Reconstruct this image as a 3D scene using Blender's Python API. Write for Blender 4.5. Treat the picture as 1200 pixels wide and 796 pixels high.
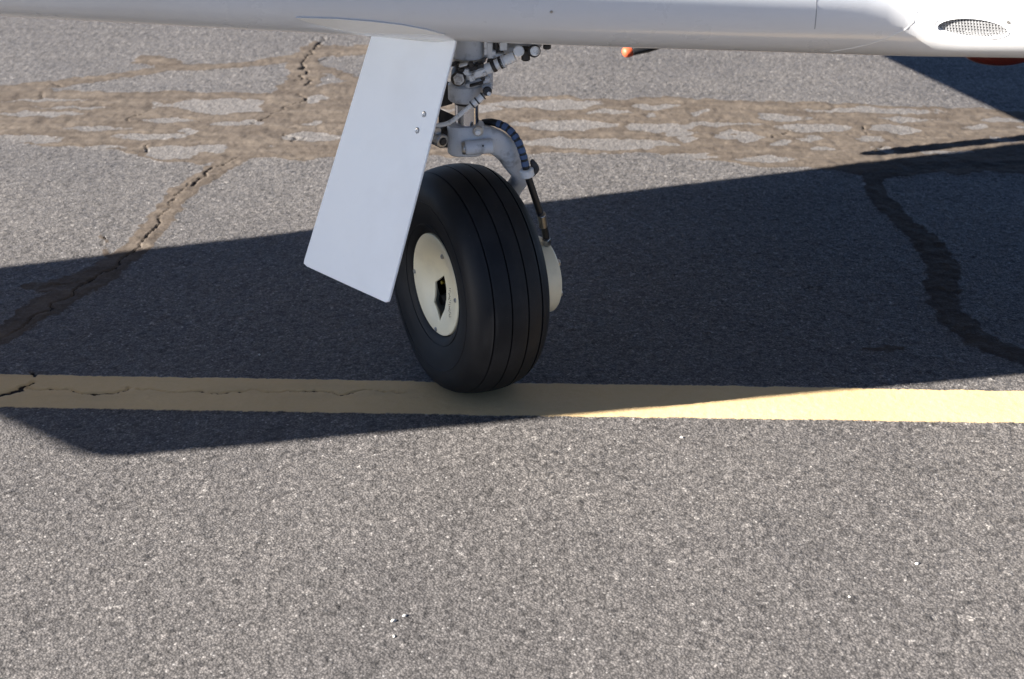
import bpy, bmesh, math
import numpy as np
from mathutils import Vector, Matrix
from mathutils.bvhtree import BVHTree

for o in list(bpy.data.objects):
    bpy.data.objects.remove(o)
scene = bpy.context.scene
COL = scene.collection

# ------------------------------------------------------------------ camera
FPX, CAM_H, PITCH = 2000.0, 1.5, math.radians(25)
CAM = Vector((0.0, -2.94, CAM_H))
cd = bpy.data.cameras.new('camera')
cd.sensor_width = 36.0
cd.lens = 36.0 * FPX / 1200.0
cd.clip_start = 0.05
cd.clip_end = 5000
cd.dof.use_dof = True
cd.dof.focus_distance = 3.1
cd.dof.aperture_fstop = 7.1
cam = bpy.data.objects.new('camera', cd)
COL.objects.link(cam)
cam.location = CAM
cam.rotation_euler = (math.pi / 2 - PITCH, 0, 0)
scene.camera = cam

# ------------------------------------------------------------------ sun, sky, exposure
SUN_EL, SUN_AZ = math.radians(25), math.radians(14)      # rays travel towards azimuth SUN_AZ (from +X)
RAY = Vector((math.cos(SUN_EL) * math.cos(SUN_AZ), math.cos(SUN_EL) * math.sin(SUN_AZ), -math.sin(SUN_EL)))
w = bpy.data.worlds.new('World')
scene.world = w
w.use_nodes = True
nt = w.node_tree
bg = nt.nodes['Background']
sky = nt.nodes.new('ShaderNodeTexSky')
sky.sky_type = 'NISHITA'
sky.sun_disc = False
sky.sun_elevation = SUN_EL
sky.sun_rotation = math.atan2(-RAY.x, -RAY.y)
sky.air_density = 0.32
sky.dust_density = 0.05
sky.ozone_density = 1.2
nt.links.new(sky.outputs[0], bg.inputs[0])
bg.inputs[1].default_value = 0.05
sd = bpy.data.lights.new('sun', 'SUN')
sd.energy = 5.0
sd.angle = math.radians(0.53)
sd.color = (1.0, 0.95, 0.89)
sun = bpy.data.objects.new('sun', sd)
COL.objects.link(sun)
sun.rotation_euler = RAY.to_track_quat('-Z', 'Y').to_euler()
sun.location = (-6, -3, 6)
vs = scene.view_settings
vs.view_transform = 'Standard'
vs.look = 'None'
vs.exposure = 2.25
vs.gamma = 1.0
vs.use_curve_mapping = False
scene.render.engine = 'CYCLES'

# ------------------------------------------------------------------ helpers
def ray_px(x, y):
    a, b = (x - 600) / FPX, -(y - 398) / FPX
    c, s = math.cos(PITCH), math.sin(PITCH)
    return Vector((a, c + b * s, -s + b * c))
def at(x, y, Y):                       # point seen at photo pixel (x, y) lying in the vertical plane Y
    d = ray_px(x, y)
    return CAM + d * ((Y - CAM.y) / d.y)
def atz(x, y, z=0.0):
    d = ray_px(x, y)
    return CAM + d * ((z - CAM.z) / d.z)

def mat(name, col=(.5, .5, .5), rough=.5, metal=0.0, spec=.5, coat=0.0):
    m = bpy.data.materials.new(name)
    m.use_nodes = True
    p = m.node_tree.nodes['Principled BSDF']
    p.inputs['Base Color'].default_value = (*col, 1)
    p.inputs['Roughness'].default_value = rough
    p.inputs['Metallic'].default_value = metal
    p.inputs['Specular IOR Level'].default_value = spec
    p.inputs['Coat Weight'].default_value = coat
    p.inputs['Coat Roughness'].default_value = .08
    return m
class NT:
    def __init__(s, m): s.t = m.node_tree; s.p = s.t.nodes['Principled BSDF']
    def n(s, typ, **k):
        x = s.t.nodes.new(typ)
        for a, b in k.items():
            if a[0] == '_': x.inputs[a[1:].replace('_', ' ')].default_value = b
            else: setattr(x, a, b)
        return x
    def l(s, a, b): s.t.links.new(a, b)
    def math(s, op, a, b=None, c=None):
        x = s.t.nodes.new('ShaderNodeMath'); x.operation = op
        for i, v in enumerate((a, b, c)):
            if v is None: continue
            if hasattr(v, 'links'): s.l(v, x.inputs[i])
            else: x.inputs[i].default_value = v
        return x.outputs[0]
    def mix(s, f, a, b, blend='MIX'):
        x = s.t.nodes.new('ShaderNodeMix'); x.data_type = 'RGBA'; x.blend_type = blend
        for i, v in ((0, f), (6, a), (7, b)):
            if hasattr(v, 'links'): s.l(v, x.inputs[i])
            elif isinstance(v, (int, float)): x.inputs[i].default_value = v
            else: x.inputs[i].default_value = (*v, 1)
        return x.outputs[2]
    def ramp(s, v, p0, p1, c0=(0, 0, 0), c1=(1, 1, 1)):
        x = s.t.nodes.new('ShaderNodeValToRGB')
        e = x.color_ramp.elements
        e[0].position, e[1].position = p0, p1
        e[0].color, e[1].color = (*c0, 1), (*c1, 1)
        s.l(v, x.inputs[0]); return x.outputs[0]
    def noise(s, scale, detail=3, vec=None, rough=.5):
        x = s.n('ShaderNodeTexNoise', _Scale=scale, _Detail=detail, _Roughness=rough)
        if vec is not None: s.l(vec, x.inputs['Vector'])
        return x.outputs['Fac']
    def obj(s): return s.n('ShaderNodeTexCoord').outputs['Object']
    def bump(s, h, strength, dist, prev=None):
        x = s.n('ShaderNodeBump', _Strength=strength, _Distance=dist)
        s.l(h, x.inputs['Height'])
        if prev: s.l(prev, x.inputs['Normal'])
        return x.outputs[0]

def dirty(m, col, dirtcol, scale=9, lo=.5, hi=.8, amt=.5, fine=0.0, rvar=.15):
    """own-colour variation: grime patches and fine specks on a painted part"""
    t = NT(m); v = t.obj()
    n = t.noise(scale, 6, v, .6)
    f = t.math('MULTIPLY', t.ramp(n, lo, hi), amt)
    c = t.mix(f, col, dirtcol)
    if fine:
        n2 = t.noise(scale * 14, 4, v, .65)
        c = t.mix(t.math('MULTIPLY', t.ramp(n2, .62, .72), fine), c, dirtcol)
    t.l(c, t.p.inputs['Base Color'])
    r0 = t.p.inputs['Roughness'].default_value
    t.l(t.math('MULTIPLY_ADD', n, rvar, r0 - rvar * .5), t.p.inputs['Roughness'])
    return m

M = {}
M['white'] = dirty(mat('aircraft_pale_grey_paint', rough=.28, coat=.5), (.68, .68, .68), (.55, .52, .48), 5, .5, .85, .3, .12, .1)
M['door'] = dirty(mat('gear_door_white_paint', rough=.38, coat=.1), (.88, .88, .86), (.72, .70, .66), 7, .5, .85, .35, .12, .1)
t = NT(M['door']); v = t.obj()
t.l(t.bump(t.noise(5, 2, v), .06, .05), t.p.inputs['Normal'])
M['gear'] = dirty(mat('grey_gear_enamel', rough=.42), (.60, .61, .62), (.08, .068, .056), 26, .56, .74, .75, .5)
M['gear_white'] = dirty(mat('white_gear_enamel', rough=.4), (.82, .82, .80), (.12, .10, .08), 40, .56, .7, .8, .5)
M['grime'] = dirty(mat('greasy_dark_metal', rough=.5, metal=.3), (.035, .032, .03), (.12, .10, .08), 50, .5, .7, .6)
M['chrome'] = dirty(mat('polished_piston', rough=.14, metal=1.0), (.62, .62, .64), (.3, .26, .22), 30, .5, .8, .5)
M['steel'] = dirty(mat('dull_steel', rough=.35, metal=1.0), (.45, .44, .42), (.2, .17, .14), 60, .5, .75, .5)
M['cream'] = dirty(mat('cream_hub_paint', rough=.42), (.85, .76, .54), (.42, .36, .26), 22, .52, .8, .3, .25)
M['black'] = mat('black_rubber_hose', (.012, .012, .013), .45)
M['blue'] = mat('blue_hose_wrap', (.07, .115, .22), .5)
M['nylon'] = dirty(mat('white_nylon_clamp', rough=.5), (.74, .73, .70), (.3, .27, .22), 60, .55, .75, .6)
M['dark'] = mat('painted_shade_black', (.006, .006, .006), .9, spec=.05)  # near-black that paints in the shade of the hub and vent hollows
M['orange'] = mat('orange_paint', (.52, .085, .03), .55)
M['red'] = dirty(mat('red_belly_paint', rough=.45), (.12, .016, .009), (.07, .014, .011), 20)
M['seal'] = mat('seam_sealant', (.74, .73, .70), .5)
M['navy'] = dirty(mat('unseen_fuselage_made_up_blue', rough=.35, coat=.2), (.028, .038, .065), (.05, .05, .055), 9)  # unseen fuselage: dark colour made up to keep bounced light off the shaded ground
M['seam_grey'] = mat('grey_joint', (.24, .24, .25), .5)
M['brass'] = mat('brass_valve', (.55, .42, .08), .3, 1.0)
M['ink'] = mat('brown_marker_ink', (.22, .15, .08), .6)

# tyre rubber
m = mat('tire_rubber', (.016, .016, .018), .48, spec=.24)
t = NT(m); v = t.obj()
n = t.noise(14, 6, v, .65)
d = t.noise(5, 4, v, .6)
c = t.mix(t.ramp(n, .45, .8), (.009, .009, .010), (.020, .020, .021))
c = t.mix(t.math('MULTIPLY', t.ramp(d, .52, .75), .5), c, (.035, .033, .031))
sp = t.noise(230, 3, v, .6)
c = t.mix(t.math('MULTIPLY', t.ramp(sp, .70, .76), .5), c, (.13, .12, .11))
t.l(c, t.p.inputs['Base Color'])
t.l(t.math('MULTIPLY_ADD', n, .2, .46), t.p.inputs['Roughness'])
t.l(t.bump(t.noise(420, 3, v), .12, .002), t.p.inputs['Normal'])
M['tire'] = m

class MB:
    def __init__(s): s.v = []; s.f = []
    def add(s, v, f):
        k = len(s.v); s.v += [tuple(q) for q in v]; s.f += [[i + k for i in q] for q in f]
        return s
    def ring_loft(s, rings, cap=True, close=True):
        n = len(rings[0]); v = [q for r in rings for q in r]; f = []
        for i in range(len(rings) - 1):
            for j in range(n if close else n - 1):
                f.append([i * n + j, i * n + (j + 1) % n, (i + 1) * n + (j + 1) % n, (i + 1) * n + j])
        if cap:
            f.append(list(range(n))[::-1]); f.append([(len(rings) - 1) * n + j for j in range(n)])
        return s.add(v, f)
    def cyl(s, a, b, r0, r1=None, n=20, bev=0.0):
        a, b = Vector(a), Vector(b); r1 = r0 if r1 is None else r1
        ax = (b - a).normalized(); u = ax.orthogonal().normalized(); w_ = ax.cross(u)
        prof = [(0, r0), (1, r1)]
        L = (b - a).length
        if bev: prof = [(0, r0 - bev), (bev / L, r0), (1 - bev / L, r1), (1, r1 - bev)]
        R = [[a + ax * L * p + (u * math.cos(k * 2 * math.pi / n) + w_ * math.sin(k * 2 * math.pi / n)) * r for k in range(n)] for p, r in prof]
        return s.ring_loft(R)
    def lathe(s, c, ax, prof, n=48, u=None, cap=True):     # prof: (along axis, radius)
        c, ax = Vector(c), Vector(ax).normalized()
        u = (u or ax.orthogonal()).normalized(); w_ = ax.cross(u)
        R = [[c + ax * p + (u * math.cos(k * 2 * math.pi / n) + w_ * math.sin(k * 2 * math.pi / n)) * max(r, 1e-4) for k in range(n)] for p, r in prof]
        return s.ring_loft(R, cap)
    def tube(s, pts, rad, n=12, smooth=True):
        P = [Vector(p) for p in pts]
        rads = rad if isinstance(rad, (list, tuple)) else [rad] * len(P)
        if smooth: P, rads = spline(P, rads)
        R = []; u = None
        for i, p in enumerate(P):
            tng = (P[min(i + 1, len(P) - 1)] - P[max(i - 1, 0)]).normalized()
            u = tng.orthogonal().normalized() if u is None else (u - tng * u.dot(tng)).normalized()
            w_ = tng.cross(u)
            R.append([p + (u * math.cos(k * 2 * math.pi / n) + w_ * math.sin(k * 2 * math.pi / n)) * rads[i] for k in range(n)])
        return s.ring_loft(R)
    def box(s, c, sx, sy, sz, ax=None, bev=.0):   # ax: (x axis, y axis, z axis)
        X, Y, Z = ax or (Vector((1, 0, 0)), Vector((0, 1, 0)), Vector((0, 0, 1)))
        c = Vector(c); b = bev
        rings = []
        for z, k in ((-sz / 2, b), (-sz / 2 + b, 0), (sz / 2 - b, 0), (sz / 2, b)) if b else ((-sz / 2, 0), (sz / 2, 0)):
            hx, hy = sx / 2 - k, sy / 2 - k
            q = b or 0
            pts = [(hx - q, -hy), (hx, -hy + q), (hx, hy - q), (hx - q, hy), (-hx + q, hy), (-hx, hy - q), (-hx, -hy + q), (-hx + q, -hy)] if b else [(hx, -hy), (hx, hy), (-hx, hy), (-hx, -hy)]
            rings.append([c + X * x + Y * y + Z * z for x, y in pts])
        return s.ring_loft(rings)
    def build(s, name, m, parent=None, smooth=40):
        me = bpy.data.meshes.new(name)
        me.from_pydata(s.v, [], s.f)
        bm = bmesh.new(); bm.from_mesh(me); bmesh.ops.recalc_face_normals(bm, faces=bm.faces); bm.to_mesh(me); bm.free()
        me.materials.append(m if not isinstance(m, str) else M[m])
        if smooth:
            me.shade_smooth(); me.set_sharp_from_angle(angle=math.radians(smooth))
        o = bpy.data.objects.new(name, me)
        COL.objects.link(o)
        if parent: child(o, parent)
        return o
def spline(P, rads, k=6):
    out, ro = [], []
    for i in range(len(P) - 1):
        p0, p1, p2, p3 = P[max(i - 1, 0)], P[i], P[i + 1], P[min(i + 2, len(P) - 1)]
        for j in range(k):
            q = j / k
            out.append(.5 * ((2 * p1) + (p2 - p0) * q + (2 * p0 - 5 * p1 + 4 * p2 - p3) * q * q + (3 * p1 - p0 - 3 * p2 + p3) * q ** 3))
            ro.append(rads[i] * (1 - q) + rads[i + 1] * q)
    out.append(P[-1]); ro.append(rads[-1])
    return out, ro
def child(o, parent):
    o.parent = parent
    base = parent
    while base.parent: base = base.parent
    if parent.type == 'EMPTY': o.matrix_parent_inverse = Matrix.Translation(-parent.location)
def tag(o, label=None, cat=None, group=None, kind=None):
    for k, q in (('label', label), ('category', cat), ('group', group), ('kind', kind)):
        if q: o[k] = q
    return o

# ------------------------------------------------------------------ numpy noise
def _h(ix, iy, s):
    h = (ix.astype(np.int64) * 374761393 + iy.astype(np.int64) * 668265263 + s * 982451653) & 0xffffffff
    h = ((h ^ (h >> 13)) * 1274126177) & 0xffffffff
    h = ((h ^ (h >> 16)) * 2246822519) & 0xffffffff
    return ((h ^ (h >> 15)) & 0xffffff).astype(np.float32) / float(0xffffff)
def vnoise(x, y, s=0):
    ix, iy = np.floor(x), np.floor(y); fx, fy = x - ix, y - iy
    fx = fx * fx * (3 - 2 * fx); fy = fy * fy * (3 - 2 * fy)
    a = _h(ix, iy, s); b = _h(ix + 1, iy, s); c = _h(ix, iy + 1, s); d = _h(ix + 1, iy + 1, s)
    return (a + (b - a) * fx) * (1 - fy) + (c + (d - c) * fx) * fy
def fbm(x, y, s=0, o=4):
    t_ = 0; a = .5; n_ = 0
    for k in range(o):
        t_ = t_ + a * vnoise(x, y, s + k); n_ += a; a *= .5; x = x * 2.03; y = y * 2.03
    return t_ / n_
def worley(x, y, s):
    """nearest-stone distance, runner-up distance and the stone's random number"""
    ix, iy = np.floor(x), np.floor(y)
    d1 = np.full(x.shape, 9., np.float32); d2 = d1.copy(); rid = np.zeros(x.shape, np.float32)
    for i in (-1, 0, 1):
        for j in (-1, 0, 1):
            cx, cy = ix + i, iy + j
            px = cx + .1 + .8 * _h(cx, cy, s); py = cy + .1 + .8 * _h(cx, cy, s + 1)
            d = ((px - x) ** 2 + (py - y) ** 2).astype(np.float32)
            r = _h(cx, cy, s + 2)
            nearer = d < d1
            d2 = np.where(nearer, d1, np.minimum(d2, d))
            rid = np.where(nearer, r, rid); d1 = np.where(nearer, d, d1)
    return np.sqrt(d1), np.sqrt(d2), rid

# ================================================================== GROUND
def axis_grid(segs):
    out = [segs[0][0]]
    for a, b, s0, s1 in segs:
        n = max(2, int(round((b - a) / ((s0 + s1) / 2))))
        q = np.linspace(0, 1, n + 1)[1:]
        r = (s1 - s0) / (s0 + s1)
        q = q * (1 - r) + r * q * q
        out += list(a + (b - a) * q)
    return np.array(out)
gx = axis_grid([(-2.3, -.85, .007, .0036), (-.85, .85, .0036, .0036), (.85, 2.3, .0036, .007)])
gy = axis_grid([(-1.25, .4, .0033, .0036), (.4, 3.6, .0036, .0085)])
NX, NY = len(gx), len(gy)
X, Y = np.meshgrid(gx, gy)

def gpx(p): q = atz(p[0], p[1]); return np.array([q.x, q.y])
def poly_dist(pts, wid, wobble=0.0, sd_=0, pad=.12):
    """signed-ish field: distance to a polyline divided by its half width, on the grid (large elsewhere)"""
    out = np.full(X.shape, 9., np.float32)
    P = [gpx(p) for p in pts]
    for k in range(len(P) - 1):
        a, b = P[k], P[k + 1]
        w0 = wid[k] if isinstance(wid, (list, tuple)) else wid
        w1 = wid[k + 1] if isinstance(wid, (list, tuple)) else wid
        x0, x1 = min(a[0], b[0]) - pad, max(a[0], b[0]) + pad
        y0, y1 = min(a[1], b[1]) - pad, max(a[1], b[1]) + pad
        i0, i1 = np.searchsorted(gx, (x0, x1)); j0, j1 = np.searchsorted(gy, (y0, y1))
        if i1 <= i0 or j1 <= j0: continue
        xs, ys = X[j0:j1, i0:i1], Y[j0:j1, i0:i1]
        if wobble:
            xs = xs + (fbm(xs * 28, ys * 28, sd_, 4) - .5) * wobble
            ys = ys + (fbm(xs * 28 + 40, ys * 28 + 7, sd_ + 9, 4) - .5) * wobble
        ab = b - a
        tt = np.clip(((xs - a[0]) * ab[0] + (ys - a[1]) * ab[1]) / (ab @ ab + 1e-12), 0, 1)
        d = np.hypot(xs - a[0] - tt * ab[0], ys - a[1] - tt * ab[1]) / (w0 + (w1 - w0) * tt)
        out[j0:j1, i0:i1] = np.minimum(out[j0:j1, i0:i1], d)
    return out

# --- crack sealing smeared over with dirt: bands and islands traced from the photograph
wx = X + (fbm(X * 7, Y * 5, 3, 5) - .5) * .09
wy = Y + (fbm(X * 7 + 9, Y * 6, 13, 5) - .5) * .06 + (fbm(X * 24, Y * 16, 17, 3) - .5) * .045
wx = wx + (fbm(X * 14 + 3, Y * 22, 19, 3) - .5) * .10
def region(top, bot):
    tx = np.array([gpx(p) for p in top]); bx = np.array([gpx(p) for p in bot])
    tx = tx[tx[:, 0].argsort()]; bx = bx[bx[:, 0].argsort()]
    yt = np.interp(wx, tx[:, 0], tx[:, 1]); yb = np.interp(wx, bx[:, 0], bx[:, 1])
    return np.minimum(yt - wy, wy - yb)            # >0 inside
reg = region([(-200, 112), (0, 104), (40, 102), (70, 105), (110, 108), (200, 108.5), (330, 108), (350, 100), (420, 96), (520, 108), (600, 112), (660, 112), (690, 117), (770, 115), (830, 117), (900, 120), (1050, 124), (1200, 131), (1400, 140)],
             [(-200, 160), (0, 166), (60, 170), (120, 176), (180, 187), (225, 194), (270, 187), (300, 186), (350, 188), (420, 182), (520, 184), (640, 181), (690, 182), (760, 179), (800, 187), (850, 191), (900, 196), (1030, 205), (1200, 205), (1400, 205)])
reg0 = np.clip(reg / .05 + .3, 0, 1)
isl = [(262, 124, 142, 15), (45, 135, 108, 6), (195, 142, 78, 6), (105, 151, 66, 6), (175, 161, 88, 9), (35, 163, 92, 9), (118, 173, 42, 5), (202, 179, 58, 16), (244, 174, 56, 10),
       (280, 145, 44, 7), (223, 154.5, 28, 7), (367, 161, 70, 10), (368, 144, 22, 8), (370, 95, 24, 14), (370, 116, 28, 9), (395, 82, 40, 12), (60, 118, 80, 3), (85, 127, 70, 3), (300, 172, 50, 3),
       (640, 122, 130, 11), (767, 125, 66, 6), (712, 132, 42, 5), (658, 147, 96, 15), (768, 149, 98, 11), (836, 147, 90, 6), (800, 156, 36, 8), (816, 163, 28, 6), (702, 169, 178, 15), (823, 132, 26, 7), (771, 135, 18, 6),
       (909, 139, 62, 10), (950, 151, 84, 12), (946, 163, 30, 6), (915, 168, 30, 7), (863, 161, 38, 11), (966, 176, 34, 5), (896, 186, 70, 9), (812, 183, 58, 8), (1020, 130, 154, 7),
       (1045, 152, 72, 12), (1060, 140, 76, 7), (1005, 164, 36, 7), (1030, 176, 26, 9), (1172, 142, 56, 7), (1180, 164, 52, 7), (1140, 150, 36, 5), (1110, 178, 60, 5), (770, 104 + 4, 1, 1),
       (560, 128, 60, 9), (470, 150, 60, 10), (500, 130, 70, 8), (540, 165, 60, 9), (1240, 150, 70, 8), (-60, 130, 90, 9), (-80, 150, 70, 8)]
for (px_, py_, pw, ph) in isl:
    c_ = gpx((px_, py_)); ax_ = (gpx((px_ + pw / 2, py_)) - c_)[0]; ay_ = (gpx((px_, py_ - ph / 2)) - gpx((px_, py_ + ph / 2)))[1] / 2
    R_ = (np.abs((wx - c_[0]) / ax_) ** 1.5 + np.abs((wy - c_[1]) / ay_) ** 1.8) ** .6
    reg = np.minimum(reg, (R_ - 1.0) * min(ax_, ay_) * .9)
dirt = reg / .022
def band(pts, wid, wob=.05, s=0):
    global dirt
    dirt = np.maximum(dirt, (1 - poly_dist(pts, wid, wob, s)) * np.mean(wid) / .03)
band([(-60, 112), (0, 107), (48, 101), (120, 91), (200, 81), (262, 78), (300, 75), (350, 67), (385, 60)], [.05, .05, .045, .03, .035, .03, .03, .04, .06], .06, 5)
band([(170, 69), (195, 75), (215, 80)], [.05, .045, .03], .06, 7)
band([(372, 50), (356, 72), (360, 86), (350, 104), (330, 124)], [.02, .05, .05, .06, .06], .06, 9)
band([(400, 60), (430, 58), (470, 66)], [.07, .04, .03], .06, 10)
band([(375, 80), (400, 88), (430, 96)], [.03, .03, .03], .06, 11)
band([(300, 165), (272, 188), (245, 204), (215, 222), (170, 280), (150, 300), (100, 333), (60, 356), (0, 395), (-60, 420)], [.05, .042, .040, .036, .033, .040, .044, .046, .036, .03], .035, 12)
band([(30, 338), (90, 332), (130, 306)], [.02, .045, .03], .05, 14)
band([(125, 300), (122, 285), (120, 275)], [.006, .004, .003], .02, 15)
band([(1260, 188), (1200, 191), (1100, 196), (1022, 207), (1030, 232), (1055, 258), (1088, 285), (1106, 315), (1104, 345), (1115, 370), (1150, 400), (1200, 420), (1260, 440)],
     [.02, .02, .02, .025, .028, .03, .035, .04, .036, .034, .034, .03, .03], .03, 16)
band([(1015, 409), (1040, 410), (1062, 408)], [.006, .014, .006], .02, 18)
tar = np.clip((1.15 - poly_dist([(1260, 188), (1200, 191), (1100, 196), (1022, 207), (1030, 232), (1055, 258), (1088, 285), (1106, 315), (1104, 345), (1115, 370), (1150, 400), (1200, 420), (1260, 440)], [.022, .022, .022, .026, .03, .032, .038, .044, .038, .034, .034, .03, .03], .05, 16)) * 3, 0, 1)
tar = np.maximum(tar, np.clip((1 - poly_dist([(1015, 409), (1040, 410), (1062, 408)], [.008, .016, .008], .02, 18)) * 3, 0, .4))
dirt = dirt + (fbm(X * 90, Y * 60, 31, 4) - .5) * .55
dirt_s = np.clip(dirt * .9 + .5, 0, 1)
# --- open cracks
crack = np.full(X.shape, 9., np.float32)
def cr(pts, wid, wob=.03, s=0):
    global crack
    wid = [q * .42 for q in wid] if isinstance(wid, list) else wid * .42
    crack = np.minimum(crack, poly_dist(pts, wid, wob, s))
cr([(364, 45), (384, 42), (378, 50), (372, 55), (358, 68), (352, 73), (358, 84), (350, 96)], [.004, .007, .005, .006, .004, .006, .008, .004], .05, 21)
cr([(378, 47), (400, 42)], [.005, .002], .05, 22)
cr([(366, 92), (360, 100)], .006, .04, 23); cr([(373, 72), (384, 68)], .004, .04, 24)
cr([(350, 110), (358, 116), (352, 122)], [.004, .006, .003], .04, 25)
cr([(348, 122), (315, 137), (290, 146)], [.005, .004, .002], .05, 26)
cr([(50, 101), (58, 99), (68, 102)], .006, .04, 27); cr([(48, 109), (50, 116)], .005, .02, 28)
cr([(148, 142), (160, 136), (178, 130)], [.006, .004, .002], .04, 29)
cr([(172, 178), (173, 171), (180, 169)], [.006, .005, .003], .03, 30)
cr([(280, 185), (262, 193), (246, 200), (236, 210), (222, 218)], [.002, .004, .006, .007, .005], .04, 31)
cr([(246, 204), (226, 212), (216, 221), (192, 250), (170, 281), (156, 295), (146, 300), (138, 312), (100, 333), (92, 338), (60, 360), (40, 372), (0, 400)],
   [.002, .004, .003, .003, .005, .006, .007, .006, .006, .005, .005, .004, .003], .035, 32)
cr([(120, 288), (124, 276)], [.004, .002], .02, 33)
cr([(55, 334), (95, 331)], [.002, .003], .02, 34)
cr([(336, 158), (345, 166), (352, 163)], [.005, .004, .002], .04, 35)
cr([(1010, 149), (1014, 158)], [.006, .003], .03, 36); cr([(905, 160), (935, 152)], [.003, .003], .03, 37)
cr([(1026, 178), (1036, 172)], [.004, .004], .02, 38)
# in the painted line
lcr = np.full(X.shape, 9., np.float32)
for pts, wd in ([(-40, 466), (0, 462), (20, 459), (36, 450)], [.006, .0075, .005, .003]), ([(36, 438), (40, 443)], [.006, .003]), \
        ([(30, 456), (60, 457), (84, 457), (98, 460), (110, 462), (128, 461), (150, 457), (200, 459), (240, 458), (262, 460), (300, 458), (380, 460), (402, 461), (430, 459), (480, 461)],
         [.0015, .0022, .002, .0024, .0035, .0028, .0014, .0013, .0022, .0024, .0016, .0018, .0028, .0015, .0012]):
    lcr = np.minimum(lcr, poly_dist(pts, wd, .035, 41))

# --- painted line (signed distance to its edge, metres, ragged by the aggregate)
e0, e1 = gpx((0, 438.5)), gpx((1200, 458.5)); f0, f1 = gpx((0, 478.5)), gpx((1200, 497))
far_y = e0[1] + (X - e0[0]) * (e1[1] - e0[1]) / (e1[0] - e0[0])
near_y = f0[1] + (X - f0[0]) * (f1[1] - f0[1]) / (f1[0] - f0[0])
line = np.minimum(far_y - Y, Y - near_y)
line = line + (fbm(X * 30, Y * 30, 51, 3) - .5) * .006 + (vnoise(X * 190, Y * 190, 57) - .5) * .004
paint = np.clip(line / .003 + .5, 0, 1)
crack = np.where(line > .0, np.minimum(lcr, 9), np.minimum(crack, np.where(np.abs(line) < .03, lcr, 9)))

# --- aggregate relief
sx_, sy_ = X + (fbm(X * 60, Y * 60, 61, 2) - .5) * .006, Y + (fbm(X * 60 + 5, Y * 60, 63, 2) - .5) * .006
d1, d2, rid = worley(sx_ / .0068, sy_ / .0068, 71)
dome = np.clip((d2 - d1) * 1.5, 0, 1) ** .6 * (.35 + .65 * rid)
e1_, e2_, rid2 = worley(sx_ / .0135 + 31, sy_ / .0135, 77)
dome2 = np.clip((e2_ - e1_) * 1.4, 0, 1) ** .6 * np.clip(rid2 * 2.2 - 1.15, 0, 1)
relief = .0015 * (dome - .45) + .0013 * dome2 + (fbm(X * 5, Y * 5, 81, 3) - .5) * .004
smooth_dirt = (fbm(X * 38, Y * 38, 91, 4) - .5) * .006 + .0008 * dome
hgt = relief * (1 - .8 * dirt_s) + smooth_dirt * dirt_s + .0012 * dirt_s
hgt = hgt * (1 - .4 * paint) + .0014 * paint
cmask = np.clip(1.6 - crack, 0, 1)
hgt = hgt - .005 * cmask
stone = np.where(dome2 > .35, rid2 * .0 + _h(np.floor(rid2 * 9999), np.floor(rid2 * 777), 5), _h(np.floor(rid * 9999), np.floor(rid * 777), 6))
# keep the relief from poking through the tyre's footprint
foot = np.clip(1 - np.hypot((X + .082) / .11, (Y - .095) / .11), 0, 1)
hgt = hgt * (1 - np.clip(foot * 3, 0, 1)) - .001 * np.clip(foot * 3, 0, 1)
edge = np.minimum(np.minimum(X - gx[0], gx[-1] - X), np.minimum(Y - gy[0], gy[-1] - Y))
V = np.stack([X, Y, hgt], -1).reshape(-1, 3).astype(np.float32)
A = {'dust': reg0, 'tar': tar, 'stone': stone, 'dirt': dirt_s, 'line': np.clip(line, -.05, .05), 'crack': np.clip(crack, 0, 9), 'pit': np.clip(1 - dome * 1.6, 0, 1)}
A = {k: q.reshape(-1).astype(np.float32) for k, q in A.items()}

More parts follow.
